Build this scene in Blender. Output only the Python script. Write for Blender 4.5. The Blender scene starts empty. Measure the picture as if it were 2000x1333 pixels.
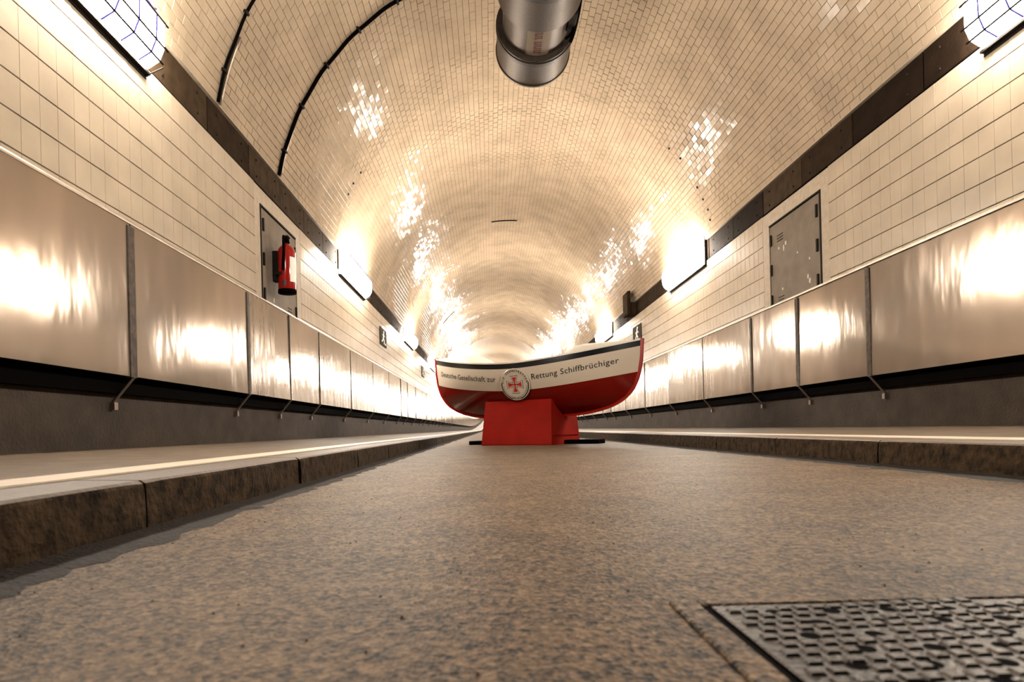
import bpy, bmesh, math, random
import numpy as np
from mathutils import Matrix, Vector
random.seed(7)
rng = np.random.default_rng(7)
SC = bpy.context.scene
COL = SC.collection
R = math.radians

# ------------------------------------------------------------------ camera
CAMZ = 0.19
cam_d = bpy.data.cameras.new('camera')
cam = bpy.data.objects.new('camera', cam_d)
COL.objects.link(cam)
SC.camera = cam
cam_d.sensor_width = 36.0
cam_d.lens = 21.6
cam_d.shift_x = 0.0215
cam_d.shift_y = 0.08625
cam_d.clip_start = 0.02
cam_d.clip_end = 500
cam_d.dof.use_dof = True
cam_d.dof.focus_distance = 5.0
cam_d.dof.aperture_fstop = 7.0
cam.matrix_world = Matrix.Translation((0, 0, CAMZ)) @ Matrix.Rotation(R(90), 4, 'X') @ Matrix.Rotation(R(-1.43), 4, 'Z')

# ------------------------------------------------------------------ world, exposure
W = bpy.data.worlds.new('world')
SC.world = W
W.use_nodes = True
W.node_tree.nodes['Background'].inputs[0].default_value = (1.0, 0.8, 0.6, 1)
W.node_tree.nodes['Background'].inputs[1].default_value = 0.02
SC.view_settings.view_transform = 'Standard'
SC.view_settings.look = 'None'
SC.view_settings.exposure = 0.0
SC.view_settings.gamma = 1.0
SC.view_settings.use_curve_mapping = False
LAMP_STRENGTH = 165.0
LAMP_COLOR = (1.0, 0.93, 0.82)
try:
    SC.cycles.use_denoising = True
    SC.cycles.max_bounces = 10
    SC.cycles.diffuse_bounces = 6
    SC.cycles.glossy_bounces = 5
    SC.cycles.sample_clamp_indirect = 8.0
    SC.cycles.caustics_reflective = False
    SC.cycles.caustics_refractive = False
except Exception:
    pass

# ------------------------------------------------------------------ tunnel dimensions (metres)
XC = 0.4475            # tunnel axis relative to the camera
HR = 1.13              # half width of the road
HT = 2.25              # half width at the tile face
ZP0, ZP1 = 0.50, 1.27  # metal panels
ZB0, ZB1 = 2.19, 2.44  # concrete band
ZC, RC = 1.98, 2.287   # vault circle centre height and radius
Y0, Y1 = -3.0, 200.0
YT = 27.0              # tiles are built one by one up to here

def bend(y):
    # the far end of the tunnel climbs
    if y < 52: return 0.0
    d = y - 52.0
    return 0.0246 * (d - 20 * (1 - math.exp(-d / 20.0)))

def ysegs(a, b):
    ys = [a]
    k = 52.0
    if b <= k: return [a, b]
    if a < k: ys.append(k)
    y = max(a, k)
    while y < b - 6:
        y += 6; ys.append(y)
    ys.append(b)
    return ys

# ------------------------------------------------------------------ materials
ALB = 0.74   # overall paint and glaze reflectance level
def mat(name, base, rough=0.5, metal=0.0, spec=0.5, var=0.0, var_scale=6.0, var2=None,
        bump=0.0, bump_scale=30.0, coat=0.0, detail=4.0, rough_var=0.0, aniso_scale=None, bump_dist=0.01):
    base = tuple(c * ALB for c in base); spec *= 0.72
    if var2: var2 = tuple(c * ALB for c in var2)
    m = bpy.data.materials.new(name)
    m.use_nodes = True
    nt = m.node_tree
    b = nt.nodes['Principled BSDF']
    b.inputs['Base Color'].default_value = (*base, 1)
    b.inputs['Roughness'].default_value = rough
    b.inputs['Metallic'].default_value = metal
    b.inputs['Specular IOR Level'].default_value = spec
    if coat:
        b.inputs['Coat Weight'].default_value = coat
        b.inputs['Coat Roughness'].default_value = 0.08
    geo = nt.nodes.new('ShaderNodeNewGeometry')
    vec = geo.outputs['Position']
    if aniso_scale:
        mp = nt.nodes.new('ShaderNodeMapping'); mp.inputs['Scale'].default_value = aniso_scale
        nt.links.new(vec, mp.inputs['Vector']); vec = mp.outputs['Vector']
    if var:
        n = nt.nodes.new('ShaderNodeTexNoise'); n.inputs['Scale'].default_value = var_scale
        n.inputs['Detail'].default_value = detail
        nt.links.new(vec, n.inputs['Vector'])
        r = nt.nodes.new('ShaderNodeValToRGB')
        lo = var2 if var2 else tuple(c * (1 - var) for c in base)
        r.color_ramp.elements[0].position = 0.33; r.color_ramp.elements[0].color = (*lo, 1)
        r.color_ramp.elements[1].position = 0.67; r.color_ramp.elements[1].color = (*base, 1)
        nt.links.new(n.outputs['Fac'], r.inputs['Fac'])
        nt.links.new(r.outputs['Color'], b.inputs['Base Color'])
        if rough_var:
            mr = nt.nodes.new('ShaderNodeMapRange')
            mr.inputs['To Min'].default_value = max(0.02, rough - rough_var)
            mr.inputs['To Max'].default_value = rough + rough_var
            nt.links.new(n.outputs['Fac'], mr.inputs['Value'])
            nt.links.new(mr.outputs['Result'], b.inputs['Roughness'])
    if bump:
        n2 = nt.nodes.new('ShaderNodeTexNoise'); n2.inputs['Scale'].default_value = bump_scale
        n2.inputs['Detail'].default_value = 3.0
        nt.links.new(vec, n2.inputs['Vector'])
        bp = nt.nodes.new('ShaderNodeBump'); bp.inputs['Strength'].default_value = bump
        bp.inputs['Distance'].default_value = bump_dist
        nt.links.new(n2.outputs['Fac'], bp.inputs['Height'])
        nt.links.new(bp.outputs['Normal'], b.inputs['Normal'])
    return m

M = {}
M['tile'] = mat('glazed_tile', (0.43, 0.325, 0.225), 0.11, var=0.22, var_scale=3.2, bump=0.10, bump_scale=14, bump_dist=0.02, spec=0.035)
M['wall_tile'] = mat('glazed_wall_tile', (0.47, 0.37, 0.27), 0.25, spec=0.2, var=0.16, var_scale=4.5, bump=0.05, bump_scale=12, bump_dist=0.02)
M['grout'] = mat('grout', (0.13, 0.08, 0.045), 0.9, var=0.5, var_scale=9)
M['grout_wall'] = mat('wall_grout', (0.26, 0.17, 0.10), 0.9, var=0.4, var_scale=9)
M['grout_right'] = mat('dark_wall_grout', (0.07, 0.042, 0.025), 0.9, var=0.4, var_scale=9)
M['plaster'] = mat('plaster', (0.44, 0.34, 0.24), 0.7, var=0.2, var_scale=20, bump=0.3, bump_scale=40)
M['render'] = mat('dark_render', (0.05, 0.031, 0.019), 0.75, spec=0.3, var=0.45, var_scale=7, bump=0.4, bump_scale=60)
M['panel'] = mat('sheet_metal', (0.40, 0.315, 0.245), 0.13, metal=0.62, spec=0.1, var=0.12, var_scale=2.5, aniso_scale=(1, 2.2, 0.8), bump=0.17, bump_scale=2.0, detail=1.0, bump_dist=0.03)
M['strip'] = mat('joint_metal', (0.085, 0.06, 0.042), 0.6, metal=0.3, spec=0.2, var=0.5, var_scale=30, bump=0.3)
M['cap'] = mat('ledge_metal', (0.50, 0.40, 0.31), 0.4, metal=0.8, var=0.3, var_scale=14)
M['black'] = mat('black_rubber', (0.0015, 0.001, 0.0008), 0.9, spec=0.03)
M['blackgloss'] = mat('black_gloss', (0.008, 0.008, 0.009), 0.25)
M['rod'] = mat('rod_metal', (0.22, 0.17, 0.13), 0.5, metal=0.7)
for k, c in enumerate([(0.055, 0.033, 0.017), (0.032, 0.018, 0.009), (0.017, 0.009, 0.0045)]):
    M['slab%d' % k] = mat('concrete_tone_%d' % k, c, 0.85, spec=0.06, var=0.4, var_scale=11, bump=0.3, bump_scale=50)
M['walk'] = mat('walkway', (0.15, 0.105, 0.068), 0.6, spec=0.25, var=0.3, var_scale=12, bump=0.3, bump_scale=90)
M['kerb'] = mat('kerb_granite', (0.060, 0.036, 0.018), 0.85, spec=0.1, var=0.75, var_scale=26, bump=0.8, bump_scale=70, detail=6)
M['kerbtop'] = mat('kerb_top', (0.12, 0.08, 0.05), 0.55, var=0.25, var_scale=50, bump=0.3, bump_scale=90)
M['white'] = mat('white_line_paint', (0.60, 0.48, 0.35), 0.5, var=0.12, var_scale=25)
M['doorgrey'] = mat('door_paint', (0.19, 0.142, 0.10), 0.6, spec=0.12, var=0.2, var_scale=7, bump=0.1, bump_scale=20)
M['scuff'] = mat('pale_scuff', (0.5, 0.42, 0.34), 0.6)
M['darkmetal'] = mat('dark_metal', (0.010, 0.007, 0.005), 0.7, spec=0.1)
M['guard'] = mat('guard_metal', (0.004, 0.002, 0.0015), 0.8, spec=0.02)
M['steel'] = mat('brushed_steel', (0.085, 0.060, 0.042), 0.5, metal=0.75, var=0.45, var_scale=40, bump=0.15, bump_scale=80, aniso_scale=(1, 6, 1))
M['steeldark'] = mat('stained_steel', (0.05, 0.035, 0.025), 0.55, metal=0.5, var=0.5, var_scale=20)
M['red'] = mat('red_gloss_paint', (0.34, 0.010, 0.004), 0.3, spec=0.2, coat=0.0, bump=0.03, bump_scale=5)
M['reddeep'] = mat('deep_red_hull_paint', (0.17, 0.005, 0.002), 0.2, spec=0.3, coat=0.15)
M['redstand'] = mat('red_painted_board', (0.33, 0.010, 0.003), 0.6, spec=0.12, var=0.18, var_scale=5, bump=0.1, bump_scale=120)
M['hullwhite'] = mat('hull_white_paint', (0.66, 0.55, 0.43), 0.25, spec=0.3, coat=0.1)
M['capwhite'] = mat('rail_white_paint', (0.85, 0.78, 0.66), 0.3)
M['ink'] = mat('black_lettering', (0.012, 0.010, 0.010), 0.5)
M['inkred'] = mat('red_badge_paint', (0.55, 0.02, 0.015), 0.4)
M['signdark'] = mat('sign_dark', (0.03, 0.02, 0.012), 0.7, spec=0.06)
M['signwhite'] = mat('sign_white', (0.85, 0.8, 0.7), 0.5)
M['ext'] = mat('extinguisher_red', (0.30, 0.008, 0.005), 0.18, coat=0.5)
M['iron'] = mat('cast_iron', (0.036, 0.023, 0.014), 0.45, metal=0.6, var=0.4, var_scale=25, bump=0.3, bump_scale=160)

def road_mat():
    m = bpy.data.materials.new('road_asphalt'); m.use_nodes = True
    nt = m.node_tree; b = nt.nodes['Principled BSDF']
    geo = nt.nodes.new('ShaderNodeNewGeometry')
    v = nt.nodes.new('ShaderNodeTexVoronoi'); v.inputs['Scale'].default_value = 230
    v2 = nt.nodes.new('ShaderNodeTexVoronoi'); v2.inputs['Scale'].default_value = 110
    n = nt.nodes.new('ShaderNodeTexNoise'); n.inputs['Scale'].default_value = 5; n.inputs['Detail'].default_value = 8
    for t in (v, v2, n): nt.links.new(geo.outputs['Position'], t.inputs['Vector'])
    r = nt.nodes.new('ShaderNodeValToRGB')
    r.color_ramp.elements[0].color = (0.003, 0.0015, 0.0008, 1); r.color_ramp.elements[0].position = 0.28
    r.color_ramp.elements[1].color = (0.18, 0.112, 0.062, 1); r.color_ramp.elements[1].position = 0.80
    sep = nt.nodes.new('ShaderNodeSeparateColor')
    nt.links.new(v.outputs['Color'], sep.inputs['Color'])
    sep2 = nt.nodes.new('ShaderNodeSeparateColor')
    nt.links.new(v2.outputs['Color'], sep2.inputs['Color'])
    mx = nt.nodes.new('ShaderNodeMix'); mx.data_type = 'FLOAT'; mx.inputs['Factor'].default_value = 0.45
    nt.links.new(sep.outputs[0], mx.inputs[2]); nt.links.new(sep2.outputs[1], mx.inputs[3])
    mx2 = nt.nodes.new('ShaderNodeMix'); mx2.data_type = 'FLOAT'; mx2.inputs['Factor'].default_value = 0.35
    nt.links.new(mx.outputs[0], mx2.inputs[2]); nt.links.new(n.outputs['Fac'], mx2.inputs[3])
    nt.links.new(mx2.outputs[0], r.inputs['Fac'])
    nt.links.new(r.outputs['Color'], b.inputs['Base Color'])
    b.inputs['Roughness'].default_value = 0.55
    b.inputs['Specular IOR Level'].default_value = 0.11
    bp = nt.nodes.new('ShaderNodeBump'); bp.inputs['Strength'].default_value = 0.7; bp.inputs['Distance'].default_value = 0.002
    add = nt.nodes.new('ShaderNodeMath'); add.operation = 'ADD'
    nt.links.new(v.outputs['Distance'], add.inputs[0]); nt.links.new(v2.outputs['Distance'], add.inputs[1])
    nt.links.new(add.outputs[0], bp.inputs['Height']); nt.links.new(bp.outputs['Normal'], b.inputs['Normal'])
    return m
M['road'] = road_mat()

def far_tile_mat(name, base, tw, th):
    base = tuple(c * ALB for c in base)
    # beyond the built tiles: the same glazed tiles as fine relief (joints from the unwrapped surface)
    m = bpy.data.materials.new(name); m.use_nodes = True
    nt = m.node_tree; b = nt.nodes['Principled BSDF']
    uv = nt.nodes.new('ShaderNodeUVMap'); uv.uv_map = 'UVMap'
    br = nt.nodes.new('ShaderNodeTexBrick')
    br.inputs['Scale'].default_value = 1.0
    br.inputs['Brick Width'].default_value = tw; br.inputs['Row Height'].default_value = th
    br.inputs['Mortar Size'].default_value = 0.0016; br.inputs['Mortar Smooth'].default_value = 0.3
    br.inputs['Color1'].default_value = (*base, 1); br.inputs['Color2'].default_value = (*[c * 0.93 for c in base], 1)
    br.inputs['Mortar'].default_value = (0.35, 0.25, 0.16, 1)
    nt.links.new(uv.outputs[0], br.inputs['Vector'])
    nt.links.new(br.outputs['Color'], b.inputs['Base Color'])
    b.inputs['Roughness'].default_value = 0.3
    b.inputs['Specular IOR Level'].default_value = 0.1
    geo = nt.nodes.new('ShaderNodeNewGeometry')
    n = nt.nodes.new('ShaderNodeTexNoise'); n.inputs['Scale'].default_value = 6
    nt.links.new(geo.outputs['Position'], n.inputs['Vector'])
    bp = nt.nodes.new('ShaderNodeBump'); bp.inputs['Strength'].default_value = 0.5; bp.inputs['Distance'].default_value = 0.03
    nt.links.new(n.outputs['Fac'], bp.inputs['Height']); nt.links.new(bp.outputs['Normal'], b.inputs['Normal'])
    return m
M['fartile'] = far_tile_mat('distant_tiles', (0.42, 0.32, 0.225), 0.124, 0.0613)
M['farwall'] = far_tile_mat('distant_wall_tiles', (0.43, 0.33, 0.235), 0.105, 0.1455)

def lamp_mat():
    m = bpy.data.materials.new('lamp_glow'); m.use_nodes = True
    b = m.node_tree.nodes['Principled BSDF']
    b.inputs['Base Color'].default_value = (0.9, 0.88, 0.84, 1)
    b.inputs['Emission Color'].default_value = (*LAMP_COLOR, 1)
    b.inputs['Emission Strength'].default_value = LAMP_STRENGTH
    return m
M['glow'] = lamp_mat()

# ------------------------------------------------------------------ helpers
def link(o, parent=None):
    COL.objects.link(o)
    if parent: o.parent = parent
    return o

def tag(o, label=None, cat=None, group=None, kind=None):
    if label: o['label'] = label
    if cat: o['category'] = cat
    if group: o['group'] = group
    if kind: o['kind'] = kind
    return o

def empty(name, loc=(0, 0, 0), rz=0.0):
    o = bpy.data.objects.new(name, None)
    o.location = loc; o.rotation_euler = (0, 0, rz); o.empty_display_size = 0.1
    return link(o)

def mesh(name, verts, faces, mats, parent=None, smooth=False, fm=None):
    me = bpy.data.meshes.new(name)
    me.from_pydata([tuple(v) for v in verts], [], [tuple(f) for f in faces])
    if not isinstance(mats, (list, tuple)): mats = [mats]
    for m in mats: me.materials.append(m)
    if fm is not None: me.polygons.foreach_set('material_index', fm)
    if smooth: me.polygons.foreach_set('use_smooth', [True] * len(me.polygons))
    me.update()
    return link(bpy.data.objects.new(name, me), parent)

def from_bm(name, bm, mats, parent=None, smooth=False):
    bmesh.ops.recalc_face_normals(bm, faces=bm.faces)
    me = bpy.data.meshes.new(name)
    bm.to_mesh(me); bm.free()
    if not isinstance(mats, (list, tuple)): mats = [mats]
    for m in mats: me.materials.append(m)
    if smooth: me.polygons.foreach_set('use_smooth', [True] * len(me.polygons))
    return link(bpy.data.objects.new(name, me), parent)

def bbox(bm, x0, x1, y0, y1, z0, z1, bevel=0.0, mi=0):
    vs = [bm.verts.new(p) for p in [(x0, y0, z0), (x1, y0, z0), (x1, y1, z0), (x0, y1, z0), (x0, y0, z1), (x1, y0, z1), (x1, y1, z1), (x0, y1, z1)]]
    fs = []
    for f in [(3, 2, 1, 0), (4, 5, 6, 7), (0, 1, 5, 4), (1, 2, 6, 5), (2, 3, 7, 6), (3, 0, 4, 7)]:
        q = bm.faces.new([vs[i] for i in f]); q.material_index = mi; fs.append(q)
    if bevel:
        es = set(e for f in fs for e in f.edges)
        bmesh.ops.bevel(bm, geom=list(es), offset=bevel, segments=1, affect='EDGES', clamp_overlap=True)

def box(name, x0, x1, y0, y1, z0, z1, m, parent=None, bevel=0.0):
    bm = bmesh.new(); bbox(bm, x0, x1, y0, y1, z0, z1, bevel)
    return from_bm(name, bm, m, parent)

def tube(bm, p0, p1, r0, r1=None, n=8, cap=True):
    p0 = Vector(p0); p1 = Vector(p1); r1 = r0 if r1 is None else r1
    d = (p1 - p0).normalized()
    a = d.orthogonal().normalized(); b = d.cross(a)
    A = []; B = []
    for i in range(n):
        t = 2 * math.pi * i / n
        o = a * math.cos(t) + b * math.sin(t)
        A.append(bm.verts.new(p0 + o * r0)); B.append(bm.verts.new(p1 + o * r1))
    for i in range(n):
        j = (i + 1) % n
        bm.faces.new((A[i], A[j], B[j], B[i]))
    if cap:
        bm.faces.new(A[::-1]); bm.faces.new(B)

def path_tube(bm, pts, r, n=8):
    pts = [Vector(p) for p in pts]
    rings = []
    prev = None
    for i, p in enumerate(pts):
        d = (pts[min(i + 1, len(pts) - 1)] - pts[max(i - 1, 0)]).normalized()
        if prev is None: a = d.orthogonal().normalized()
        else: a = (prev - d * prev.dot(d)).normalized()
        prev = a; b = d.cross(a)
        rings.append([bm.verts.new(p + (a * math.cos(2 * math.pi * k / n) + b * math.sin(2 * math.pi * k / n)) * r) for k in range(n)])
    for A, B in zip(rings, rings[1:]):
        for k in range(n):
            j = (k + 1) % n
            bm.faces.new((A[k], A[j], B[j], B[k]))
    bm.faces.new(rings[0][::-1]); bm.faces.new(rings[-1])

def lathe(bm, prof, n=32, centre=(0, 0), cap=True):
    # prof: (radius, z) bottom to top
    rings = []
    for r, z in prof:
        rings.append([bm.verts.new((centre[0] + r * math.cos(2 * math.pi * k / n), centre[1] + r * math.sin(2 * math.pi * k / n), z)) for k in range(n)])
    for A, B in zip(rings, rings[1:]):
        for k in range(n):
            j = (k + 1) % n
            bm.faces.new((A[k], A[j], B[j], B[k]))
    if cap:
        bm.faces.new(rings[0][::-1]); bm.faces.new(rings[-1])

def extrude_profile(name, prof, ys, m, parent=None, closed=True, fm=None, mats=None, uv=False, smooth=False, follow=True):
    """profile of (x, z) points swept along the tunnel"""
    verts = []; faces = []; idx = []
    n = len(prof)
    for y in ys:
        dz = bend(y) if follow else 0
        for x, z in prof: verts.append((x, y, z + dz))
    cnt = n if closed else n - 1
    for s in range(len(ys) - 1):
        for i in range(cnt):
            j = (i + 1) % n
            faces.append((s * n + i, s * n + j, (s + 1) * n + j, (s + 1) * n + i))
            idx.append(fm(i, ys[s]) if fm else 0)
    if closed:
        faces.append(tuple(range(n))[::-1]); idx.append(0)
        faces.append(tuple((len(ys) - 1) * n + i for i in range(n))); idx.append(0)
    o = mesh(name, verts, faces, mats or m, parent, smooth, idx)
    if uv:
        me = o.data
        L = [0.0]
        for a, b in zip(prof, prof[1:]): L.append(L[-1] + math.hypot(b[0] - a[0], b[1] - a[1]))
        lay = me.uv_layers.new(name='UVMap')
        for p in me.polygons:
            for li in p.loop_indices:
                vi = me.loops[li].vertex_index
                lay.data[li].uv = (verts[vi][1], L[vi % n])
    return o

def proj(p):
    """pixel in the 2000x1333 frame, only used to find which tiles show largest"""
    x, y, z = p[0], p[1], p[2] - CAMZ
    if y < 0.3: return None
    c, s = math.cos(R(1.43)), math.sin(R(1.43))
    u = 1200 * x / y; v = 1200 * z / y
    return 957 + u * c - v * s, 839 - (u * s + v * c)

# ------------------------------------------------------------------ the setting: shell
XL = XC - HT; XR = XC + HT
ysf = ysegs(Y0, Y1)
floor = extrude_profile('floor', [(XC - HR - 0.05, 0), (XC + HR + 0.05, 0), (XC + HR + 0.05, -0.2), (XC - HR - 0.05, -0.2)], ysf, M['road'])
tag(floor, kind='structure')

walls = {}
for side, sg in (('left', -1), ('right', 1)):
    P = [(2.35, 0.0), (2.35, 1.22), (2.262, 1.22), (2.262, 2.195), (2.9, 2.195), (2.9, 0.0)]
    prof = [(XC + sg * a, z) for a, z in P]
    if sg > 0: prof = prof[::-1]
    def fm(i, y, sg=sg):
        k = i if sg < 0 else 4 - i
        if k == 0: return 0
        return 1
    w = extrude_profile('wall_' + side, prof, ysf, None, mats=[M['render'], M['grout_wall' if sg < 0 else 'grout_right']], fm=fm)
    tag(w, kind='structure')
    walls[sg] = w

# vault
NA = 60
phi0 = math.asin((ZB1 - ZC) / RC)
def arc(r, n=NA):
    return [(XC + r * math.cos(phi0 + (math.pi - 2 * phi0) * i / n), ZC + r * math.sin(phi0 + (math.pi - 2 * phi0) * i / n)) for i in range(n + 1)]
inner = arc(RC + 0.012)
vault_y = [Y0, YT] + [y for y in ysf if y > YT]
ceiling = extrude_profile('ceiling', inner, vault_y, None, closed=False, mats=[M['grout'], M['fartile']],
                          fm=lambda i, y: 1 if y >= YT - 0.01 else 0, uv=True, smooth=True)
tag(ceiling, kind='structure')
outer = extrude_profile('vault_shell', arc(RC + 0.30)[::-1], vault_y, M['render'], ceiling, closed=False)
endw = box('wall_end', XC - 2.9, XC + 2.9, Y1, Y1 + 0.2, bend(Y1) - 0.3, bend(Y1) + 4.8, M['plaster'])
tag(endw, kind='structure')

# ------------------------------------------------------------------ tiles
def tile_mesh(name, w, h, t, ch, m):
    # face looks along +z locally, width along y, height along x
    v = []
    for (a, b, z) in ((h / 2, w / 2, 0), (h / 2 - ch * 0.3, w / 2 - ch * 0.3, t - ch), (h / 2 - ch, w / 2 - ch, t)):
        v += [(-a, -b, z), (a, -b, z), (a, b, z), (-a, b, z)]
    f = []
    for k in (1,):
        for i in range(4):
            j = (i + 1) % 4
            f.append((4 * k + i, 4 * k + j, 4 * k + 4 + j, 4 * k + 4 + i))
    for i in range(4):
        j = (i + 1) % 4
        f.append((i, j, 4 + j, 4 + i))
    f.append((8, 9, 10, 11))
    me = bpy.data.meshes.new(name); me.from_pydata(v, [], f); me.materials.append(m); me.update()
    return me, np.array(v), f

def frame(origin, up, nrm, ta, tb, s=1.0):
    """columns: local x = up, local y = tunnel direction, local z = normal; ta, tb small tilts"""
    n = (Vector(nrm) + Vector(up) * ta + Vector((0, 1, 0)) * tb).normalized()
    yv = Vector((0, 1, 0)); yv = (yv - n * yv.dot(n)).normalized()
    xv = yv.cross(n)
    mt = Matrix((xv * s, yv, n)).transposed().to_4x4()
    mt.translation = Vector(origin)
    return mt

def lay_tiles(host, mts, tm, name, limit=300):
    """the `limit` tiles that show largest are objects, the rest one part"""
    me, base, faces = tm
    scored = []
    for i, m in enumerate(mts):
        o = m.translation
        q = proj(o)
        a = 0
        if q and -15 < q[0] < 2015 and -15 < q[1] < 1348:
            A = proj(m @ Vector(base[8])); B = proj(m @ Vector(base[9])); D = proj(m @ Vector(base[11]))
            if A and B and D:
                a = abs((B[0] - A[0]) * (D[1] - A[1]) - (B[1] - A[1]) * (D[0] - A[0]))
        scored.append(a)
    order = sorted(range(len(mts)), key=lambda i: -scored[i])
    single = set(i for i in order[:limit] if scored[i] > 0)
    for i in sorted(single):
        o = bpy.data.objects.new('tile', me); o.matrix_world = mts[i]
        link(o, host)
    rest = [m for i, m in enumerate(mts) if i not in single]
    Mx = np.array([[list(r) for r in m] for m in rest])
    B = np.hstack([base, np.ones((len(base), 1))])
    V = np.einsum('nij,kj->nki', Mx, B)[:, :, :3].reshape(-1, 3)
    nv = len(base)
    F = []
    fa = [list(f) for f in faces]
    for k in range(len(rest)):
        o = k * nv
        for f in fa: F.append([i + o for i in f])
    ob = mesh(name, V.tolist(), F, tm[0].materials[0], host)
    ob['kind'] = 'stuff'
    return ob

# wall tiles: 0.105 x 0.1455
DOOR_Y0, DOOR_Y1 = 4.94, 5.83
SUR_Y0, SUR_Y1 = 0.3 + 43 * 0.105, 0.3 + 54 * 0.105
TW, TH = 0.105, 0.1455
wt = tile_mesh('wall_tile', TW - 0.0008, TH - 0.0042, 0.011, 0.0012, M['wall_tile'])
for sg, w in walls.items():
    mts = []
    xw = XC + sg * 2.2605
    for r_ in range(7):
        zc = ZB0 - 0.004 - TH * (r_ + 0.5)
        rowtilt = random.uniform(-0.003, 0.003)
        y = 0.3
        while y < YT:
            yc = y + TW / 2
            if not (SUR_Y0 < yc < SUR_Y1):
                up = Vector((0, 0, 1)); n = Vector((-sg, 0, 0))
                mt = frame((xw, yc, zc), up, n, rowtilt + random.gauss(0, 0.004), random.gauss(0, 0.005))
                mts.append(mt)
            y += TW
    lay_tiles(w, mts, wt, 'tiled_field')
    # far tiles as one surface with relief
    pr = [(XC + sg * 2.2515, ZP1 - 0.06), (XC + sg * 2.2515, ZB0 - 0.002)]
    if sg > 0: pr = pr[::-1]
    extrude_profile('distant_tiling', pr, [YT] + [yy for yy in ysf if yy > YT], M['farwall'], w, closed=False, uv=True)
    # pale surround of the door opening
    box('door_surround', *sorted((XC + sg * 2.2505, XC + sg * 2.27)), SUR_Y0 + 0.001, DOOR_Y0 - 0.012, ZP1 - 0.08, ZB0 - 0.012, M['plaster'], w)
    box('door_surround', *sorted((XC + sg * 2.2505, XC + sg * 2.27)), DOOR_Y1 + 0.012, SUR_Y1 - 0.001, ZP1 - 0.08, ZB0 - 0.012, M['plaster'], w)
    box('door_surround', *sorted((XC + sg * 2.2505, XC + sg * 2.27)), DOOR_Y0 - 0.012, DOOR_Y1 + 0.012, 2.055, ZB0 - 0.012, M['plaster'], w)

# vault tiles in running bond
ct = tile_mesh('vault_tile', 0.124 - 0.0024, 0.0613 - 0.0026, 0.011, 0.0010, M['tile'])
mts = []
arcl = (math.pi - 2 * phi0) * RC
nrow = int(arcl / 0.0613)
ds = arcl / nrow
ring_seed = {}
for i in range(nrow):
    ph = phi0 + (i + 0.5) * ds / RC
    n = Vector((-math.cos(ph), 0, -math.sin(ph)))
    up = Vector((-math.sin(ph), 0, math.cos(ph)))
    o0 = Vector((XC + (RC + 0.0105) * math.cos(ph), 0, ZC + (RC + 0.0105) * math.sin(ph)))
    off = 0.062 * (i % 2)
    k = 0
    y = 2.0 + off
    sarc = i * ds
    while y < YT:
        yc = y + 0.062
        # the liner rings are 1.2 m long and each bulges a little
        ph_r = ((yc - 0.51) % 1.207) / 1.207
        wave_y = 0.010 * math.cos(math.pi * ph_r) + 0.010 * math.sin(yc * 1.9 + sarc * 1.3) + 0.007 * math.sin(yc * 4.3 - sarc * 2.1)
        wave_a = 0.010 * math.sin(sarc * 3.1 + yc * 0.9) + 0.008 * math.cos(sarc * 5.3 - yc * 1.7)
        mts.append(frame(o0 + Vector((0, yc, 0)), up, n, wave_a + random.gauss(0, 0.014), wave_y + random.gauss(0, 0.014)))
        y += 0.124
lay_tiles(ceiling, mts, ct, 'tiled_field')

# transverse ring seams of the vault
def arc_strip(name, y, w, r, t, a0, a1, m, parent, n=40):
    bm = bmesh.new()
    rings = []
    for i in range(n + 1):
        a = a0 + (a1 - a0) * i / n
        c, s = math.cos(a), math.sin(a)
        rings.append([bm.verts.new((XC + rr * c, yy, ZC + rr * s)) for rr, yy in ((r, y - w / 2), (r - t, y - w / 2), (r - t, y + w / 2), (r, y + w / 2))])
    for A, B in zip(rings, rings[1:]):
        for k in range(4):
            j = (k + 1) % 4
            bm.faces.new((A[k], A[j], B[j], B[k]))
    bm.faces.new(rings[0][::-1]); bm.faces.new(rings[-1])
    return from_bm(name, bm, m, parent)
M['seam'] = mat('seam_filler', (0.45, 0.33, 0.21), 0.8, var=0.5, var_scale=30)
for y in (7.3, 10.9):
    arc_strip('ring_seam', y, 0.012, RC + 0.002, 0.004, phi0, math.pi - phi0, M['seam'], ceiling, 60)
bm = bmesh.new()
for a in (0.27, 0.32, 0.38, 0.45, 0.62, 0.70, 2.55, 2.62, 2.68):
    p = Vector((XC + RC * math.cos(a), 7.22 + random.uniform(-.03, .03), ZC + RC * math.sin(a))); d = Vector((-math.cos(a), 0, -math.sin(a)))
    tube(bm, p, p + d * 0.012, 0.014, 0.012, 7)
an = from_bm('anchor_plugs', bm, M['darkmetal'], ceiling); an['kind'] = 'stuff'

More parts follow.
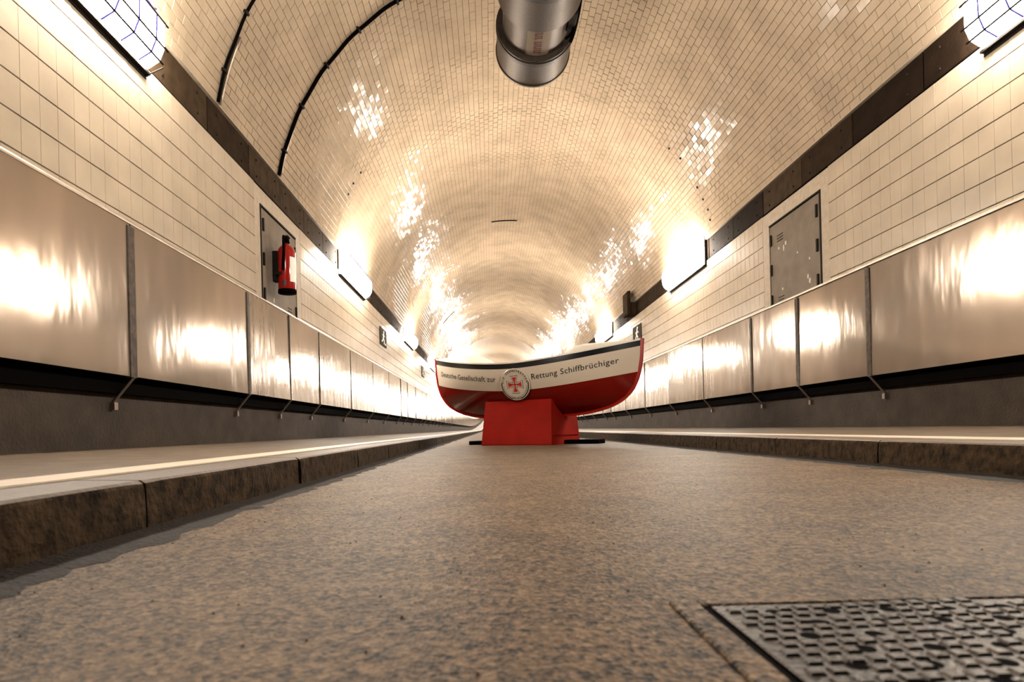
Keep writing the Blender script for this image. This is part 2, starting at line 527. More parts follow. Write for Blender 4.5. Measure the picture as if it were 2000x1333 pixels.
# ------------------------------------------------------------------ concrete band above the tiles
bolt_me = None
for sg, w in walls.items():
    y = 0.58 - 2.13 if sg < 0 else 0.75 - 2.13
    k = 0
    tones_l = {0: 0}
    while y < 40:
        L = 0.70 if sg < 0 else 0.735
        y1 = y + L
        if sg > 0:
            tone = {3: 2, 4: 2, 5: 1, 6: 2, 7: 2, 8: 1, 9: 0}.get(k, random.choice([1, 1, 2, 0]))
        else:
            tone = {5: 1, 6: 1, 7: 0, 8: 1, 9: 0, 10: 0}.get(k, random.choice([0, 1, 1]))
        d = random.uniform(0, 0.005)
        bm = bmesh.new()
        bbox(bm, *sorted((XC + sg * (2.257 + d), XC + sg * 2.5)), y + 0.005, y1 - 0.005, ZB0 + 0.012, ZB1, 0.003)
        s = from_bm('concrete_slab', bm, M['slab%d' % tone], w)
        if y > 1.5 and y < 16:
            bm = bmesh.new()
            for yy in (y + 0.14, y1 - 0.14):
                for zz in (ZB0 + 0.06, ZB1 - 0.06):
                    f = XC + sg * (2.257 + d)
                    tube(bm, (f + sg * 0.002, yy, zz), (f - sg * 0.008, yy, zz), 0.010, 0.008, 6)
            bo = from_bm('bolts', bm, M['darkmetal'], s); bo['kind'] = 'stuff'
        y = y1; k += 1
    pr = [(XC + sg * 2.257, ZB0 + 0.012), (XC + sg * 2.257, ZB1), (XC + sg * 2.5, ZB1), (XC + sg * 2.5, ZB0 + 0.012)]
    if sg > 0: pr = pr[::-1]
    extrude_profile('distant_concrete_band', pr, [y] + [yy for yy in ysf if yy > y], M['slab1'], w)
    # dark slot under the band
    pr = [(XC + sg * 2.262, ZB0 - 0.004), (XC + sg * 2.262, ZB0 + 0.012), (XC + sg * 2.4, ZB0 + 0.012), (XC + sg * 2.4, ZB0 - 0.004)]
    if sg > 0: pr = pr[::-1]
    extrude_profile('shadow_joint', pr, ysf, M['black'], w)
    # lip of the vault above the band
    pr = [(XC + sg * 2.238, ZB1 + 0.001), (XC + sg * 2.238, ZB1 + 0.012), (XC + sg * 2.5, ZB1 + 0.012), (XC + sg * 2.5, ZB1 + 0.001)]
    if sg > 0: pr = pr[::-1]
    extrude_profile('vault_lip', pr, ysf, M['plaster'], w)

# ------------------------------------------------------------------ sheet metal cladding
def clad_panel(sg, y0, y1, w, seedv):
    rr = random.Random(seedv)
    NY, NZ = 10, 8
    lean = rr.gauss(0, 0.0035); tw = rr.gauss(0, 0.004)
    a1, a2, a3 = rr.uniform(-0.0012, 0.002), rr.uniform(-0.0015, 0.0015), rr.uniform(-0.001, 0.001)
    p1, p2 = rr.uniform(0, 6), rr.uniform(0, 6)
    V = []; F = []
    for layer, dx in ((0, 0.0), (1, 0.012)):
        for j in range(NZ + 1):
            for i in range(NY + 1):
                u = i / NY; v = j / NZ
                bul = 0
                if layer == 0:
                    bul = a1 * math.sin(math.pi * u) * math.sin(math.pi * v) + a2 * math.sin(2 * math.pi * u + p1) * math.sin(math.pi * v) + a3 * math.sin(3.3 * v + p2) * math.sin(math.pi * u)
                dep = 2.238 + dx - bul + (v - 0.5) * lean + (u - 0.5) * tw
                V.append((XC + sg * dep, y0 + 0.004 + (y1 - y0 - 0.008) * u, ZP0 + (ZP1 - ZP0) * v))
    n = (NY + 1) * (NZ + 1)
    for layer in (0, 1):
        for j in range(NZ):
            for i in range(NY):
                a = layer * n + j * (NY + 1) + i
                q = (a, a + 1, a + NY + 2, a + NY + 1)
                F.append(q if (layer == 0) == (sg < 0) else q[::-1])
    loop = [i for i in range(NY + 1)] + [j * (NY + 1) + NY for j in range(1, NZ + 1)] + [NZ * (NY + 1) + i for i in range(NY - 1, -1, -1)] + [j * (NY + 1) for j in range(NZ - 1, 0, -1)]
    m0 = len(V)
    for a in loop: V.append(V[a]); V.append(V[a + n])
    for q in range(len(loop)):
        q2 = (q + 1) % len(loop)
        F.append((m0 + 2 * q, m0 + 2 * q2, m0 + 2 * q2 + 1, m0 + 2 * q + 1))
    o = mesh('metal_panel', V, F, M['panel'], w, smooth=False)
    me = o.data
    me.polygons.foreach_set('use_smooth', [i < NY * NZ for i in range(len(me.polygons))])
    return o

cuts = {-1: [-2.9, -1.4, 0.1, 1.6, 3.10, 4.60, 5.55, 6.51, 7.98, 9.5, 11.0, 12.5],
        1: [-2.1, -0.6, 0.9, 2.4, 4.33, 5.33, 6.27, 7.69, 9.16, 10.6, 12.1, 13.6]}
wide = {-1: {3.10: 0.058, 4.60: 0.05, 5.55: 0.02, 6.51: 0.016, 7.98: 0.02}, 1: {4.33: 0.05, 5.33: 0.055, 6.27: 0.04, 7.69: 0.02}}
for sg, w in walls.items():
    ys = cuts[sg][:]
    while ys[-1] < 42: ys.append(ys[-1] + (1.48 if len(ys) % 3 else 1.0))
    for i in range(len(ys) - 1):
        clad_panel(sg, ys[i], ys[i + 1], w, 100 * sg + i + 500)
    for y in ys:
        ww = wide[sg].get(y, 0.008)
        if 0 < y < 30:
            s = box('joint_strip', *sorted((XC + sg * 2.2325, XC + sg * 2.262)), y - ww / 2, y + ww / 2, ZP0 - 0.006, ZP1 - 0.012, M['strip'], w, 0.002)
            # stay rod from the foot of the joint back to the wall
            bm = bmesh.new()
            tube(bm, (XC + sg * 2.235, y + 0.0, ZP0 - 0.0), (XC + sg * 2.345, y - 0.01, 0.365), 0.0085, n=6)
            bbox(bm, *sorted((XC + sg * 2.325, XC + sg * 2.35)), y - 0.022, y + 0.008, 0.335, 0.372)
            from_bm('stay_rod', bm, M['rod'], w)
    pr = [(XC + sg * 2.238, ZP0), (XC + sg * 2.238, ZP1), (XC + sg * 2.26, ZP1), (XC + sg * 2.26, ZP0)]
    if sg > 0: pr = pr[::-1]
    extrude_profile('distant_panels', pr, [ys[-1]] + [yy for yy in ysf if yy > ys[-1]], M['panel'], w)
    # ledge on top of the panels
    lg = 2.226 if sg > 0 else 2.236
    pr = [(XC + sg * lg, ZP1 + 0.001), (XC + sg * lg, ZP1 + 0.010 + (0.006 if sg > 0 else 0)), (XC + sg * 2.2495, ZP1 + 0.024), (XC + sg * 2.2495, ZP1 + 0.001)]
    if sg > 0: pr = pr[::-1]
    extrude_profile('panel_ledge', pr, ysf, M['cap'], w)
    # black strip put in as the shade below the panels
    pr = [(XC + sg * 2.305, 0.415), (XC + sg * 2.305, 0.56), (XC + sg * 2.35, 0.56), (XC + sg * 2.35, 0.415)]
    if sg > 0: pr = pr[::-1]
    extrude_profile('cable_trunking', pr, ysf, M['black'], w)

# ------------------------------------------------------------------ walkways, kerbs and lines
for sg in (-1, 1):
    pr = [(XC + sg * a, z) for a, z in ((HR + 0.155, 0.0), (HR + 0.155, 0.109), (2.36, 0.142), (2.36, 0.0))]
    if sg > 0: pr = pr[::-1]
    sw = extrude_profile('walkway', pr, ysf, M['walk'])
    tag(sw, kind='structure')
    def sz(a): return 0.109 + (a - HR - 0.155) / (2.36 - HR - 0.155) * 0.033
    pr = [(XC + sg * a, z) for a, z in ((1.275, sz(1.275)), (1.275, sz(1.275) + 0.003), (1.395, sz(1.395) + 0.003), (1.395, sz(1.395)))]
    pr = [(XC + sg * a, z) for a, z in ((1.292, sz(1.292)), (1.292, sz(1.292) + 0.003), (1.395, sz(1.395) + 0.003), (1.395, sz(1.395)))]
    if sg > 0: pr = pr[::-1]
    extrude_profile('painted_line', pr, ysf, M['white'], sw)
    joints = [-1.7, -0.7, 0.25, 1.22, 2.2, 3.17]
    if sg > 0: joints = [-1.4, -0.45, 0.5, 1.45, 2.5, 3.4]
    while joints[-1] < 55: joints.append(joints[-1] + random.uniform(0.85, 1.1))
    kerb = empty('kerb', (XC + sg * (HR + 0.07), 0, 0)); tag(kerb, kind='structure')
    for a, b in zip(joints, joints[1:]):
        d = random.uniform(-0.003, 0.003); g = 0.004
        N = max(2, int((b - a) / (0.06 if a < 5 else 0.5)))
        V = []; F = []; fmn = []
        x0 = HR
        for i in range(N + 1):
            y = a + g + (b - a - 2 * g) * i / N
            jr = random.uniform(-0.0035, 0.0035) if a < 6 else 0
            e = 0.010 if 0 < i < N else 0.014
            P = [(x0 + d, -0.03), (x0 + d + jr, 0.045), (x0 + d + jr * 0.5 + 0.002, 0.105 - e), (x0 + d + 0.004, 0.105 - e * 0.4), (x0 + d + e, 0.106), (x0 + 0.145, 0.109), (x0 + 0.145, -0.03)]
            for px_, pz in P: V.append((sg * px_ - sg * (HR + 0.07), y, pz))
        n = 7
        for i in range(N):
            for k in range(n):
                j = (k + 1) % n
                q = (i * n + k, i * n + j, (i + 1) * n + j, (i + 1) * n + k)
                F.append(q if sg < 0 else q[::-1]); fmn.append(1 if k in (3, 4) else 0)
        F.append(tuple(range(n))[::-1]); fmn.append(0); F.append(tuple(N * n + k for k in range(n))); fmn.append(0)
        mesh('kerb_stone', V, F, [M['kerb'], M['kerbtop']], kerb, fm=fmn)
    pr = [(XC + sg * a - (XC + sg * (HR + 0.07)), z) for a, z in ((HR, 0.0), (HR + 0.012, 0.106), (HR + 0.145, 0.109), (HR + 0.145, 0.0))]
    if sg > 0: pr = pr[::-1]
    fk = extrude_profile('distant_kerb', pr, [joints[-1]] + [yy for yy in ysf if yy > joints[-1]], M['kerb'], kerb)
    # dirt packed along the foot of the kerb, widened and darkened as painted shade
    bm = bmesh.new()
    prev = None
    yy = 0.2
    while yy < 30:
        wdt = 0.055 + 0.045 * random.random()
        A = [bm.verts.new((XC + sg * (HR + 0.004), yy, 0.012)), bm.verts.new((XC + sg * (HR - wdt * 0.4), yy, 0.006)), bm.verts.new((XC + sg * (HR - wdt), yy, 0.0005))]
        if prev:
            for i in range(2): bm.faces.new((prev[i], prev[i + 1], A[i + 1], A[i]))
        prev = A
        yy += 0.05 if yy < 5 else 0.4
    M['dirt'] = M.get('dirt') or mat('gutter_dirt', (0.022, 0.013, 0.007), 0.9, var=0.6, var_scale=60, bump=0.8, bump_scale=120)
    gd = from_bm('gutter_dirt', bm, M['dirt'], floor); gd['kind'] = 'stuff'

# ------------------------------------------------------------------ doors
for sg, num, lab in ((-1, 1, None), (1, 2, None)):
    f = lambda d: XC + sg * d
    D = box('door_%d' % num, *sorted((f(2.2568), f(2.2619))), DOOR_Y0 - 0.008, DOOR_Y1 + 0.008, 1.23, 2.055, M['black'])
    tag(D, kind='structure')
    leaf_in = 2.2535
    box('door_leaf', *sorted((f(leaf_in), f(2.2568))), DOOR_Y0 + 0.022, DOOR_Y1 - 0.004, 1.235, 2.032, M['doorgrey'], D, 0.0015)
    box('door_frame', *sorted((f(2.246), f(2.2568))), DOOR_Y0 - 0.008, DOOR_Y0 + 0.010, 1.235, 2.050, M['darkmetal'], D)  # dark strips, near side and top, put in as shade of the recessed reveal
    box('door_frame', *sorted((f(2.246), f(2.2568))), DOOR_Y0 - 0.008, DOOR_Y1 + 0.006, 2.038, 2.052, M['darkmetal'], D)
    for yy in (DOOR_Y0 + 0.052, DOOR_Y1 - 0.028):
        for zz in ((1.90, 1.62, 1.335)):
            box('hinge', *sorted((f(2.240), f(leaf_in))), yy - 0.011, yy + 0.011, zz - 0.052, zz + 0.052, M['darkmetal'], D, 0.002)
    # vents: three short pressed louvres top and bottom
    bm = bmesh.new()
    yb = DOOR_Y1 - 0.20
    for zt in (1.91, 1.34):
        for q in range(3):
            bbox(bm, *sorted((f(leaf_in - 0.003), f(leaf_in))), yb - 0.055, yb + 0.055, zt - q * 0.026 - 0.004, zt - q * 0.026 + 0.003)
    lv = from_bm('louvres', bm, M['darkmetal'], D); lv['kind'] = 'stuff'
    # worn patches where the paint has come off
    bm = bmesh.new()
    for _ in range(8 if sg > 0 else 1):
        cy = random.uniform(DOOR_Y0 + 0.15, DOOR_Y1 - 0.15); cz = random.uniform(1.36, 1.82)
        if sg < 0 and cy < 5.6 and cz > 1.4: cz = 1.33
        n = 9; rad = random.uniform(0.008, 0.02); st = random.choice([1, 1.4, 2.6])
        vs = [bm.verts.new((f(leaf_in - 0.0008), cy + rad * math.cos(t * 6.283 / n) * random.uniform(.6, 1.1), cz + st * rad * math.sin(t * 6.283 / n) * random.uniform(.6, 1.1))) for t in range(n)]
        bm.faces.new(vs)
    pw = from_bm('worn_patches', bm, M['scuff'], D); pw['kind'] = 'stuff'

# ------------------------------------------------------------------ wall lamps
LP = [(0.127, 2.015), (0.127, 2.0)]
def make_lamp():
    """origin at the foot of the back plate, wall behind at +x (right-hand lamp); light box looks towards -x; length along y"""
    t = empty('wall_lamp')
    L = 1.45
    prof = [(0.0, 0.0), (0.03, 0.0), (0.095, 0.040), (0.122, 0.105), (0.127, 0.235), (0.075, 0.315), (0.0, 0.335)]
    e = 0.03
    V = []; F = []; n = len(prof)
    inset = [(a * 0.93, 0.012 + z * 0.93) for a, z in prof]
    rows = [(0.0, inset), (0.012, prof), (L - 0.012, prof), (L, inset)]
    for y, P in rows:
        for a, z in P: V.append((-a, y, z))
    for s in range(3):
        for i in range(n):
            j = (i + 1) % n
            F.append((s * n + i, s * n + j, (s + 1) * n + j, (s + 1) * n + i)[::-1])
    F.append(tuple(range(n))); F.append(tuple(3 * n + i for i in range(n))[::-1])
    mesh('light_box', V, F, M['glow'], t)
    # back plate with a lip below
    bm = bmesh.new()
    bbox(bm, 0.0005, 0.011, -0.03, L + 0.02, -0.03, 0.34)
    bbox(bm, -0.028, 0.011, -0.02, L + 0.012, -0.016, -0.002)
    from_bm('back_plate', bm, M['darkmetal'], t)
    # guard wires lengthwise and across
    g = 1.03
    for (a, z) in ((0.095, 0.040), (0.122, 0.105), (0.127, 0.235)):
        bm = bmesh.new(); tube(bm, (-a * g - 0.002, -0.01, z - 0.003), (-a * g - 0.002, L + 0.006, z - 0.003), 0.0055, n=5)
        from_bm('guard_wire', bm, M['guard'], t)
    pts = [(-a * 1.03 - (0.0015 if a > 0.01 else 0), z - (0.002 if z < 0.1 else 0)) for a, z in prof]
    M['wire'] = M.get('wire') or mat('blue_wire', (0.006, 0.004, 0.03), 0.8, spec=0.02)
    k = 0
    y = 0.10
    while y < L - 0.05:
        bm = bmesh.new()
        path_tube(bm, [(x, y, z) for x, z in pts[1:6]], 0.0042, 5)
        from_bm('cross_wire', bm, M['wire'], t)
        y += 0.155
    # upright end bracket
    bm = bmesh.new()
    path_tube(bm, [(-0.006, -0.012, -0.02), (-0.10, -0.012, 0.02)] , 0.004, 6)
    bbox(bm, -0.016, 0.008, -0.022, -0.008, -0.02, 0.345)
    bbox(bm, -0.07, 0.0, -0.020, -0.012, 0.335, 0.343)
    from_bm('end_bracket', bm, M['darkmetal'], t)
    return t
def copy_tree(o, parent=None):
    c = o.copy(); COL.objects.link(c)
    if parent: c.parent = parent
    for ch in o.children: copy_tree(ch, c)
    return c
lamp0 = make_lamp()
LZ = 2.145
names = {0: 'nearest', 1: 'second', 2: 'third'}
lampfar = None
lamp_ys = [1.82 + 5.71 * k for k in range(34)]
for sg in (-1, 1):
    sd = 'left' if sg < 0 else 'right'
    for k, y in enumerate(lamp_ys):
        near = k < 3
        if sg == -1 and k == 0: o = lamp0
        elif near or k < 7: o = copy_tree(lamp0)
        else:
            if lampfar is None:
                lampfar = empty('wall_lamp')
                for ch in lamp0.children:
                    if ch.name.startswith(('light_box', 'back_plate')):
                        c = ch.copy(); COL.objects.link(c); c.parent = lampfar
                o = lampfar
            else: o = copy_tree(lampfar)
        o.scale = (1, 1, 1)
        if sg < 0:
            o.rotation_euler = (0, 0, math.pi)
            o.location = (XC - 2.2445, y + 1.45, LZ + bend(y))
        else:
            o.rotation_euler = (0, 0, 0)
            o.location = (XC + 2.2445, y, LZ + bend(y))
        if k == 0:
            lab = ('large glowing caged lamp cut by the top left edge of the picture' if sg < 0 else 'glowing caged lamp cut by the top right corner of the picture')
        elif k == 1:
            lab = ('glowing lamp on the left wall just beyond the fire extinguisher' if sg < 0 else 'glowing lamp on the right wall just beyond the grey door')
        elif k == 2:
            lab = ('small glowing lamp on the left wall, third from the camera' if sg < 0 else 'small glowing lamp just above the raised right end of the boat')
        elif k < 8:
            lab = '%s lamp from the camera along the %s wall, tiny with distance' % (['fourth', 'fifth', 'sixth', 'seventh', 'eighth'][k - 3], sd)
        else:
            lab = 'tiny bright lamp far down the %s side of the tunnel' % sd
        tag(o, lab, 'lamp', ('distant lamps along the %s wall' % sd) if k > 7 else 'wall lamps counted from the camera')

# ------------------------------------------------------------------ tunnel fan hanging from the vault crown
FX, FZ = XC + 0.055, 3.83
fan = empty('duct_fan', (FX, 5.5, FZ))
tag(fan, 'dark steel cylindrical ventilation duct hanging from the top of the vault', 'ventilation duct')
def ring_y(name, prof, m, n=48, parent=fan):
    bm = bmesh.new()
    rings = []
    for r_, y in prof:
        rings.append([bm.verts.new((r_ * math.cos(6.28318 * k / n), y, r_ * math.sin(6.28318 * k / n))) for k in range(n)])
    for A, B in zip(rings, rings[1:]):
        for k in range(n):
            j = (k + 1) % n
            bm.faces.new((A[k], A[j], B[j], B[k]))
    o = from_bm(name, bm, m, parent, smooth=True)
    o.data.polygons.foreach_set('use_smooth', [True] * len(o.data.polygons))
    mod = o.modifiers.new('edges', 'EDGE_SPLIT'); mod.split_angle = R(35)
    return o
RF = 0.355
ring_y('front_drum', [(RF - 0.02, -2.9), (RF + 0.006, -2.9), (RF + 0.006, -2.86), (RF, -2.86), (RF, -0.98), (RF, -0.42), (RF, -0.40), (RF - 0.02, -0.40), (RF - 0.02, -2.9)], M['steel'])
ring_y('drum_collar', [(RF, -0.80), (RF + 0.012, -0.80), (RF + 0.012, -0.755), (RF, -0.755)], M['steeldark'])
ring_y('middle_drum', [(0.0, -0.52), (RF - 0.055, -0.52), (RF - 0.055, 0.1), (0.0, 0.1)], M['steel'])
ring_y('flange', [(RF - 0.06, 0.02), (RF - 0.005, 0.02), (RF - 0.005, 0.045), (RF + 0.004, 0.045), (RF + 0.004, 0.085), (RF - 0.02, 0.085), (RF - 0.02, 0.10), (RF - 0.05, 0.10)], M['steeldark'])
ring_y('rear_drum', [(RF - 0.04, 0.085), (RF - 0.006, 0.085), (RF - 0.006, 0.40), (RF + 0.003, 0.40), (RF + 0.003, 0.42), (RF - 0.04, 0.42), (RF - 0.04, 0.39), (0.0, 0.39)], M['steel'])
# pale placard with red lettering strokes on the middle drum
def on_drum(r_, a, y): return (r_ * math.cos(a), y, r_ * math.sin(a))
def drum_patch(bm, r_, a0, a1, y0, y1, n=8, t=0.004):
    A = []
    for i in range(n + 1):
        a = a0 + (a1 - a0) * i / n
        A.append([bm.verts.new(on_drum(rr, a, y)) for rr, y in ((r_, y0), (r_, y1), (r_ + t, y1), (r_ + t, y0))])
    for P, Q in zip(A, A[1:]):
        for k in range(4):
            j = (k + 1) % 4
            bm.faces.new((P[k], P[j], Q[j], Q[k]))
    bm.faces.new(A[0]); bm.faces.new(A[-1][::-1])
PA = R(-90)
bm = bmesh.new(); drum_patch(bm, RF - 0.056, PA - 0.34, PA + 0.34, -0.42, 0.005, 12)
M['placard'] = mat('placard_paint', (0.16, 0.12, 0.085), 0.6, spec=0.1)
pl = from_bm('placard', bm, M['placard'], fan)
bm = bmesh.new()
for q in range(13):
    y = -0.385 + q * 0.028
    if q == 6:
        continue
    drum_patch(bm, RF - 0.0525, PA - 0.12, PA + 0.10, y, y + 0.010, 3, 0.003)
    drum_patch(bm, RF - 0.0525, PA + (-0.12 if q % 2 else 0.06), PA + (-0.06 if q % 2 else 0.10), y, y + 0.024, 2, 0.003)
M['plred'] = mat('faded_red_print', (0.06, 0.008, 0.006), 0.6)
o = from_bm('red_lettering', bm, M['plred'], pl); o['kind'] = 'stuff'
for a in (R(38), R(142)):
    bm = bmesh.new()
    for yy in (-2.2, -0.9, 0.25):
        p = Vector(on_drum(RF - 0.01, a, yy)); q = Vector((p.x * 1.25, yy, 0.0))
        xx = p.x + FX - XC + math.copysign(0.02, p.x); zz = ZC + math.sqrt((RC - 0.0) ** 2 - xx ** 2) - FZ
        tube(bm, p, (xx, yy, zz + 0.01), 0.014, n=8)
    from_bm('hanger', bm, M['darkmetal'], fan)
# black supply cable looping at the side of the drum
bm = bmesh.new()
pts = []
for i in range(15):
    t = i / 14
    a = R(20) - t * R(62)
    rr = RF + 0.03 - 0.03 * math.sin(math.pi * t)
    pts.append(on_drum(rr, a, -0.35 + 0.25 * t))
path_tube(bm, pts, 0.016, 8)
pts = [on_drum(RF - 0.02 + 0.03 * math.sin(math.pi * i / 8), R(-42) + i * R(3), -0.10 - 0.02 * i) for i in range(9)]
path_tube(bm, pts, 0.012, 8)
from_bm('supply_cable', bm, M['black'], fan, True)
bm = bmesh.new(); bbox(bm, RF - 0.11, RF - 0.03, -0.36, -0.12, -0.18, -0.04, 0.01)
from_bm('terminal_box', bm, M['darkmetal'], fan)

# cables running up the vault on the left
def vault_cable(y, lab, seed, r_=0.014, a1=R(98)):
    rr = random.Random(seed)
    bm = bmesh.new()
    pts = []
    a0 = math.pi - phi0 - 0.004
    for i in range(41):
        a = a0 + (a1 - a0) * i / 40
        pts.append((XC + (RC - 0.003 - r_) * math.cos(a), y + 0.006 * math.sin(i * 1.1 + seed) , ZC + (RC - 0.003 - r_) * math.sin(a)))
    path_tube(bm, pts, r_, 8)
    t = empty('wall_cable', (0, 0, 0))
    t.location = (0, 0, 0)
    from_bm('cable', bm, M['black'], t, True)
    for i in range(3, 39, 6):
        p = Vector(pts[i]); c = Vector((XC, p.y, ZC)); d = (c - p).normalized()
        bm = bmesh.new()
        a = a0 + (a1 - a0) * i / 40
        tg = Vector((-math.sin(a), 0, math.cos(a)))
        for s in (-1, 1):
            pass
        P = [p + Vector((0, s1 * (r_ + 0.012), 0)) + tg * s2 * 0.008 + d * h for h in (-r_ - 0.004, r_ + 0.002) for s1, s2 in ((-1, -1), (1, -1), (1, 1), (-1, 1))]
        vs = [bm.verts.new(q) for q in P]
        for f in [(3, 2, 1, 0), (4, 5, 6, 7), (0, 1, 5, 4), (1, 2, 6, 5), (2, 3, 7, 6), (3, 0, 4, 7)]: bm.faces.new([vs[k] for k in f])
        from_bm('clip', bm, M['darkmetal'], t)
    # pale conduit stub beside the foot of the cable
    bm = bmesh.new()
    P = []
    for i in range(8):
        a = a0 - i * 0.03
        P.append((XC + (RC - 0.012) * math.cos(a), y + 0.042, ZC + (RC - 0.012) * math.sin(a)))
    path_tube(bm, P, 0.010, 8)
    from_bm('conduit', bm, M['cap'], t, True)
    tag(t, lab, 'cable')
    return t
vault_cable(4.14, 'thin black cable up the left vault, nearer the camera, ending at picture top', 1, 0.010)
vault_cable(5.33, 'thick black cable arching over the left vault towards the duct', 2, 0.016)

# ------------------------------------------------------------------ wall box and escape signs
wb = empty('junction_box', (XC + 2.2445, 11.25, 2.20))
tag(wb, 'brown box standing proud of the concrete band above the right wall', 'box')
bm = bmesh.new(); bbox(bm, -0.16, -0.105, -0.20, 0.20, 0.0, 0.42, 0.008); bbox(bm, -0.105, 0.0, -0.18, 0.18, 0.0, 0.22); from_bm('housing', bm, M['slab1'], wb)
bm = bmesh.new(); bbox(bm, -0.166, -0.160, -0.17, 0.17, 0.03, 0.39, 0.002); from_bm('lid', bm, M['slab0'], wb)

def sign(sg, y, z, w, h, lab):
    t = empty('escape_sign', (XC + sg * 2.2485, y, z))
    f = lambda d: -sg * d
    bm = bmesh.new(); bbox(bm, *sorted((f(0.001), f(0.012))), -w / 2, w / 2, 0, h, 0.001); from_bm('plate', bm, M['signdark'], t)
    # running figure: head, body, limbs
    bm = bmesh.new()
    def bar(p, q, th):
        p = Vector(p); q = Vector(q); d = (q - p).normalized(); nn = Vector((-d.y, d.x)) * th
        P = [p - nn, q - nn, q + nn, p + nn]
        a = [bm.verts.new((f(0.0125), k.x * w * (1 if sg < 0 else -1), k.y * h)) for k in P]
        b = [bm.verts.new((f(0.0145), k.x * w * (1 if sg < 0 else -1), k.y * h)) for k in P]
        bm.faces.new(a); bm.faces.new(b[::-1])
        for i in range(4):
            j = (i + 1) % 4; bm.faces.new((a[i], b[i], b[j], a[j]))
    bar((0.02, 0.74), (0.10, 0.90), 0.06)
    bar((-0.04, 0.46), (0.04, 0.74), 0.07)
    bar((0.03, 0.68), (0.20, 0.58), 0.03); bar((0.0, 0.68), (-0.16, 0.60), 0.03)
    bar((-0.03, 0.48), (0.12, 0.34), 0.045); bar((0.12, 0.34), (0.06, 0.14), 0.04)
    bar((-0.04, 0.48), (-0.14, 0.28), 0.045); bar((-0.14, 0.28), (-0.30, 0.22), 0.035)
    bar((0.22, 0.18), (0.38, 0.18), 0.05)
    from_bm('pictogram', bm, M['signwhite'], t)
    tag(t, lab, 'sign')
sign(-1, 10.55, 1.66, 0.62, 0.30, 'small dark sign with pale pictogram on left wall before the third lamp')
sign(-1, 16.8, 1.66, 0.62, 0.30, 'tiny dark sign low on the left wall beyond the third lamp')
sign(1, 11.05, 1.66, 0.62, 0.33, 'small dark sign on the right wall just above the tip of the boat')

# small black slots in the vault tiles
def slot(y, a0, a1, lab):
    o = arc_strip('vault_slot', y, 0.03, RC - 0.001, 0.012, a0, a1, M['black'], ceiling, 8)
    tag(o, lab)
slot(18.5, R(135) - 0.11, R(135) + 0.11, 'short black slot in the vault tiles on the far left curve')
slot(12.0, R(85.5), R(98), 'short thin black slot in the vault tiles near the crown')

# ------------------------------------------------------------------ fire extinguisher on the left door
EX = XC - 2.2535 + 0.115
ext = empty('fire_extinguisher', (EX, 5.22, 1.385))
tag(ext, 'red fire extinguisher with black hose and white label hanging on grey door', 'fire extinguisher')
bm = bmesh.new()
r_ = 0.073
lathe(bm, [(0.05, 0.018), (r_ - 0.006, 0.022), (r_, 0.035), (r_, 0.35), (r_ - 0.008, 0.378), (r_ - 0.028, 0.402), (0.022, 0.416), (0.020, 0.43)], 28)
cyl = from_bm('cylinder', bm, M['ext'], ext, True)
bm = bmesh.new(); lathe(bm, [(r_ + 0.002, 0.0), (r_ + 0.004, 0.01), (r_ + 0.003, 0.030), (r_ - 0.004, 0.034)], 28); from_bm('foot_ring', bm, M['black'], ext, True)
def cyl_patch(bm, r0, a0, a1, z0, z1, n=12):
    A = []
    for i in range(n + 1):
        a = a0 + (a1 - a0) * i / n
        A.append([bm.verts.new((rr * math.cos(a), rr * math.sin(a), z)) for rr, z in ((r0, z0), (r0, z1), (r0 + 0.0012, z1), (r0 + 0.0012, z0))])
    for P, Q in zip(A, A[1:]):
        for k in range(4):
            j = (k + 1) % 4; bm.faces.new((P[k], P[j], Q[j], Q[k]))
    bm.faces.new(A[0]); bm.faces.new(A[-1][::-1])
bm = bmesh.new(); cyl_patch(bm, r_ + 0.0005, R(-52), R(20), 0.09, 0.30)
from_bm('label_sticker', bm, M['signwhite'], cyl)
bm = bmesh.new(); cyl_patch(bm, r_ + 0.0005, R(-100), R(-78), 0.055, 0.10, 5)
from_bm('inspection_sticker', bm, M['ink'], cyl)
bm = bmesh.new(); lathe(bm, [(0.022, 0.425), (0.026, 0.43), (0.026, 0.455), (0.018, 0.47), (0.012, 0.48)], 16)
bbox(bm, -0.012, 0.012, -0.03, 0.055, 0.455, 0.472, 0.003)
from_bm('valve', bm, M['black'], ext)
bm = bmesh.new()
path_tube(bm, [(0, -0.02, 0.468), (0, 0.0, 0.490), (0, 0.04, 0.502), (0, 0.085, 0.495)], 0.008, 8)
path_tube(bm, [(0, -0.02, 0.462), (0, 0.03, 0.468), (0, 0.08, 0.455)], 0.007, 8)
from_bm('handle', bm, M['black'], ext, True)
bm = bmesh.new()
pts = [(0, -0.02, 0.46), (-0.005, -0.045, 0.475), (0.0, -0.07, 0.46), (0.005, -0.088, 0.42), (0.006, -0.092, 0.34), (0.0, -0.091, 0.25), (-0.005, -0.089, 0.18)]
sm = []
for i in range(len(pts) - 1):
    for q in range(4):
        t = q / 4; P0 = Vector(pts[max(i - 1, 0)]); P1 = Vector(pts[i]); P2 = Vector(pts[i + 1]); P3 = Vector(pts[min(i + 2, len(pts) - 1)])
        sm.append(0.5 * ((2 * P1) + (-P0 + P2) * t + (2 * P0 - 5 * P1 + 4 * P2 - P3) * t * t + (-P0 + 3 * P1 - 3 * P2 + P3) * t ** 3))
sm.append(Vector(pts[-1]))
path_tube(bm, sm, 0.0105, 8); from_bm('hose', bm, M['black'], ext, True)
bm = bmesh.new()
bbox(bm, -0.112, -0.06, -0.03, 0.03, 0.10, 0.36, 0.003)
bbox(bm, -0.08, -0.02, -0.078, -0.07, 0.15, 0.17)
from_bm('wall_bracket', bm, M['darkmetal'], ext)

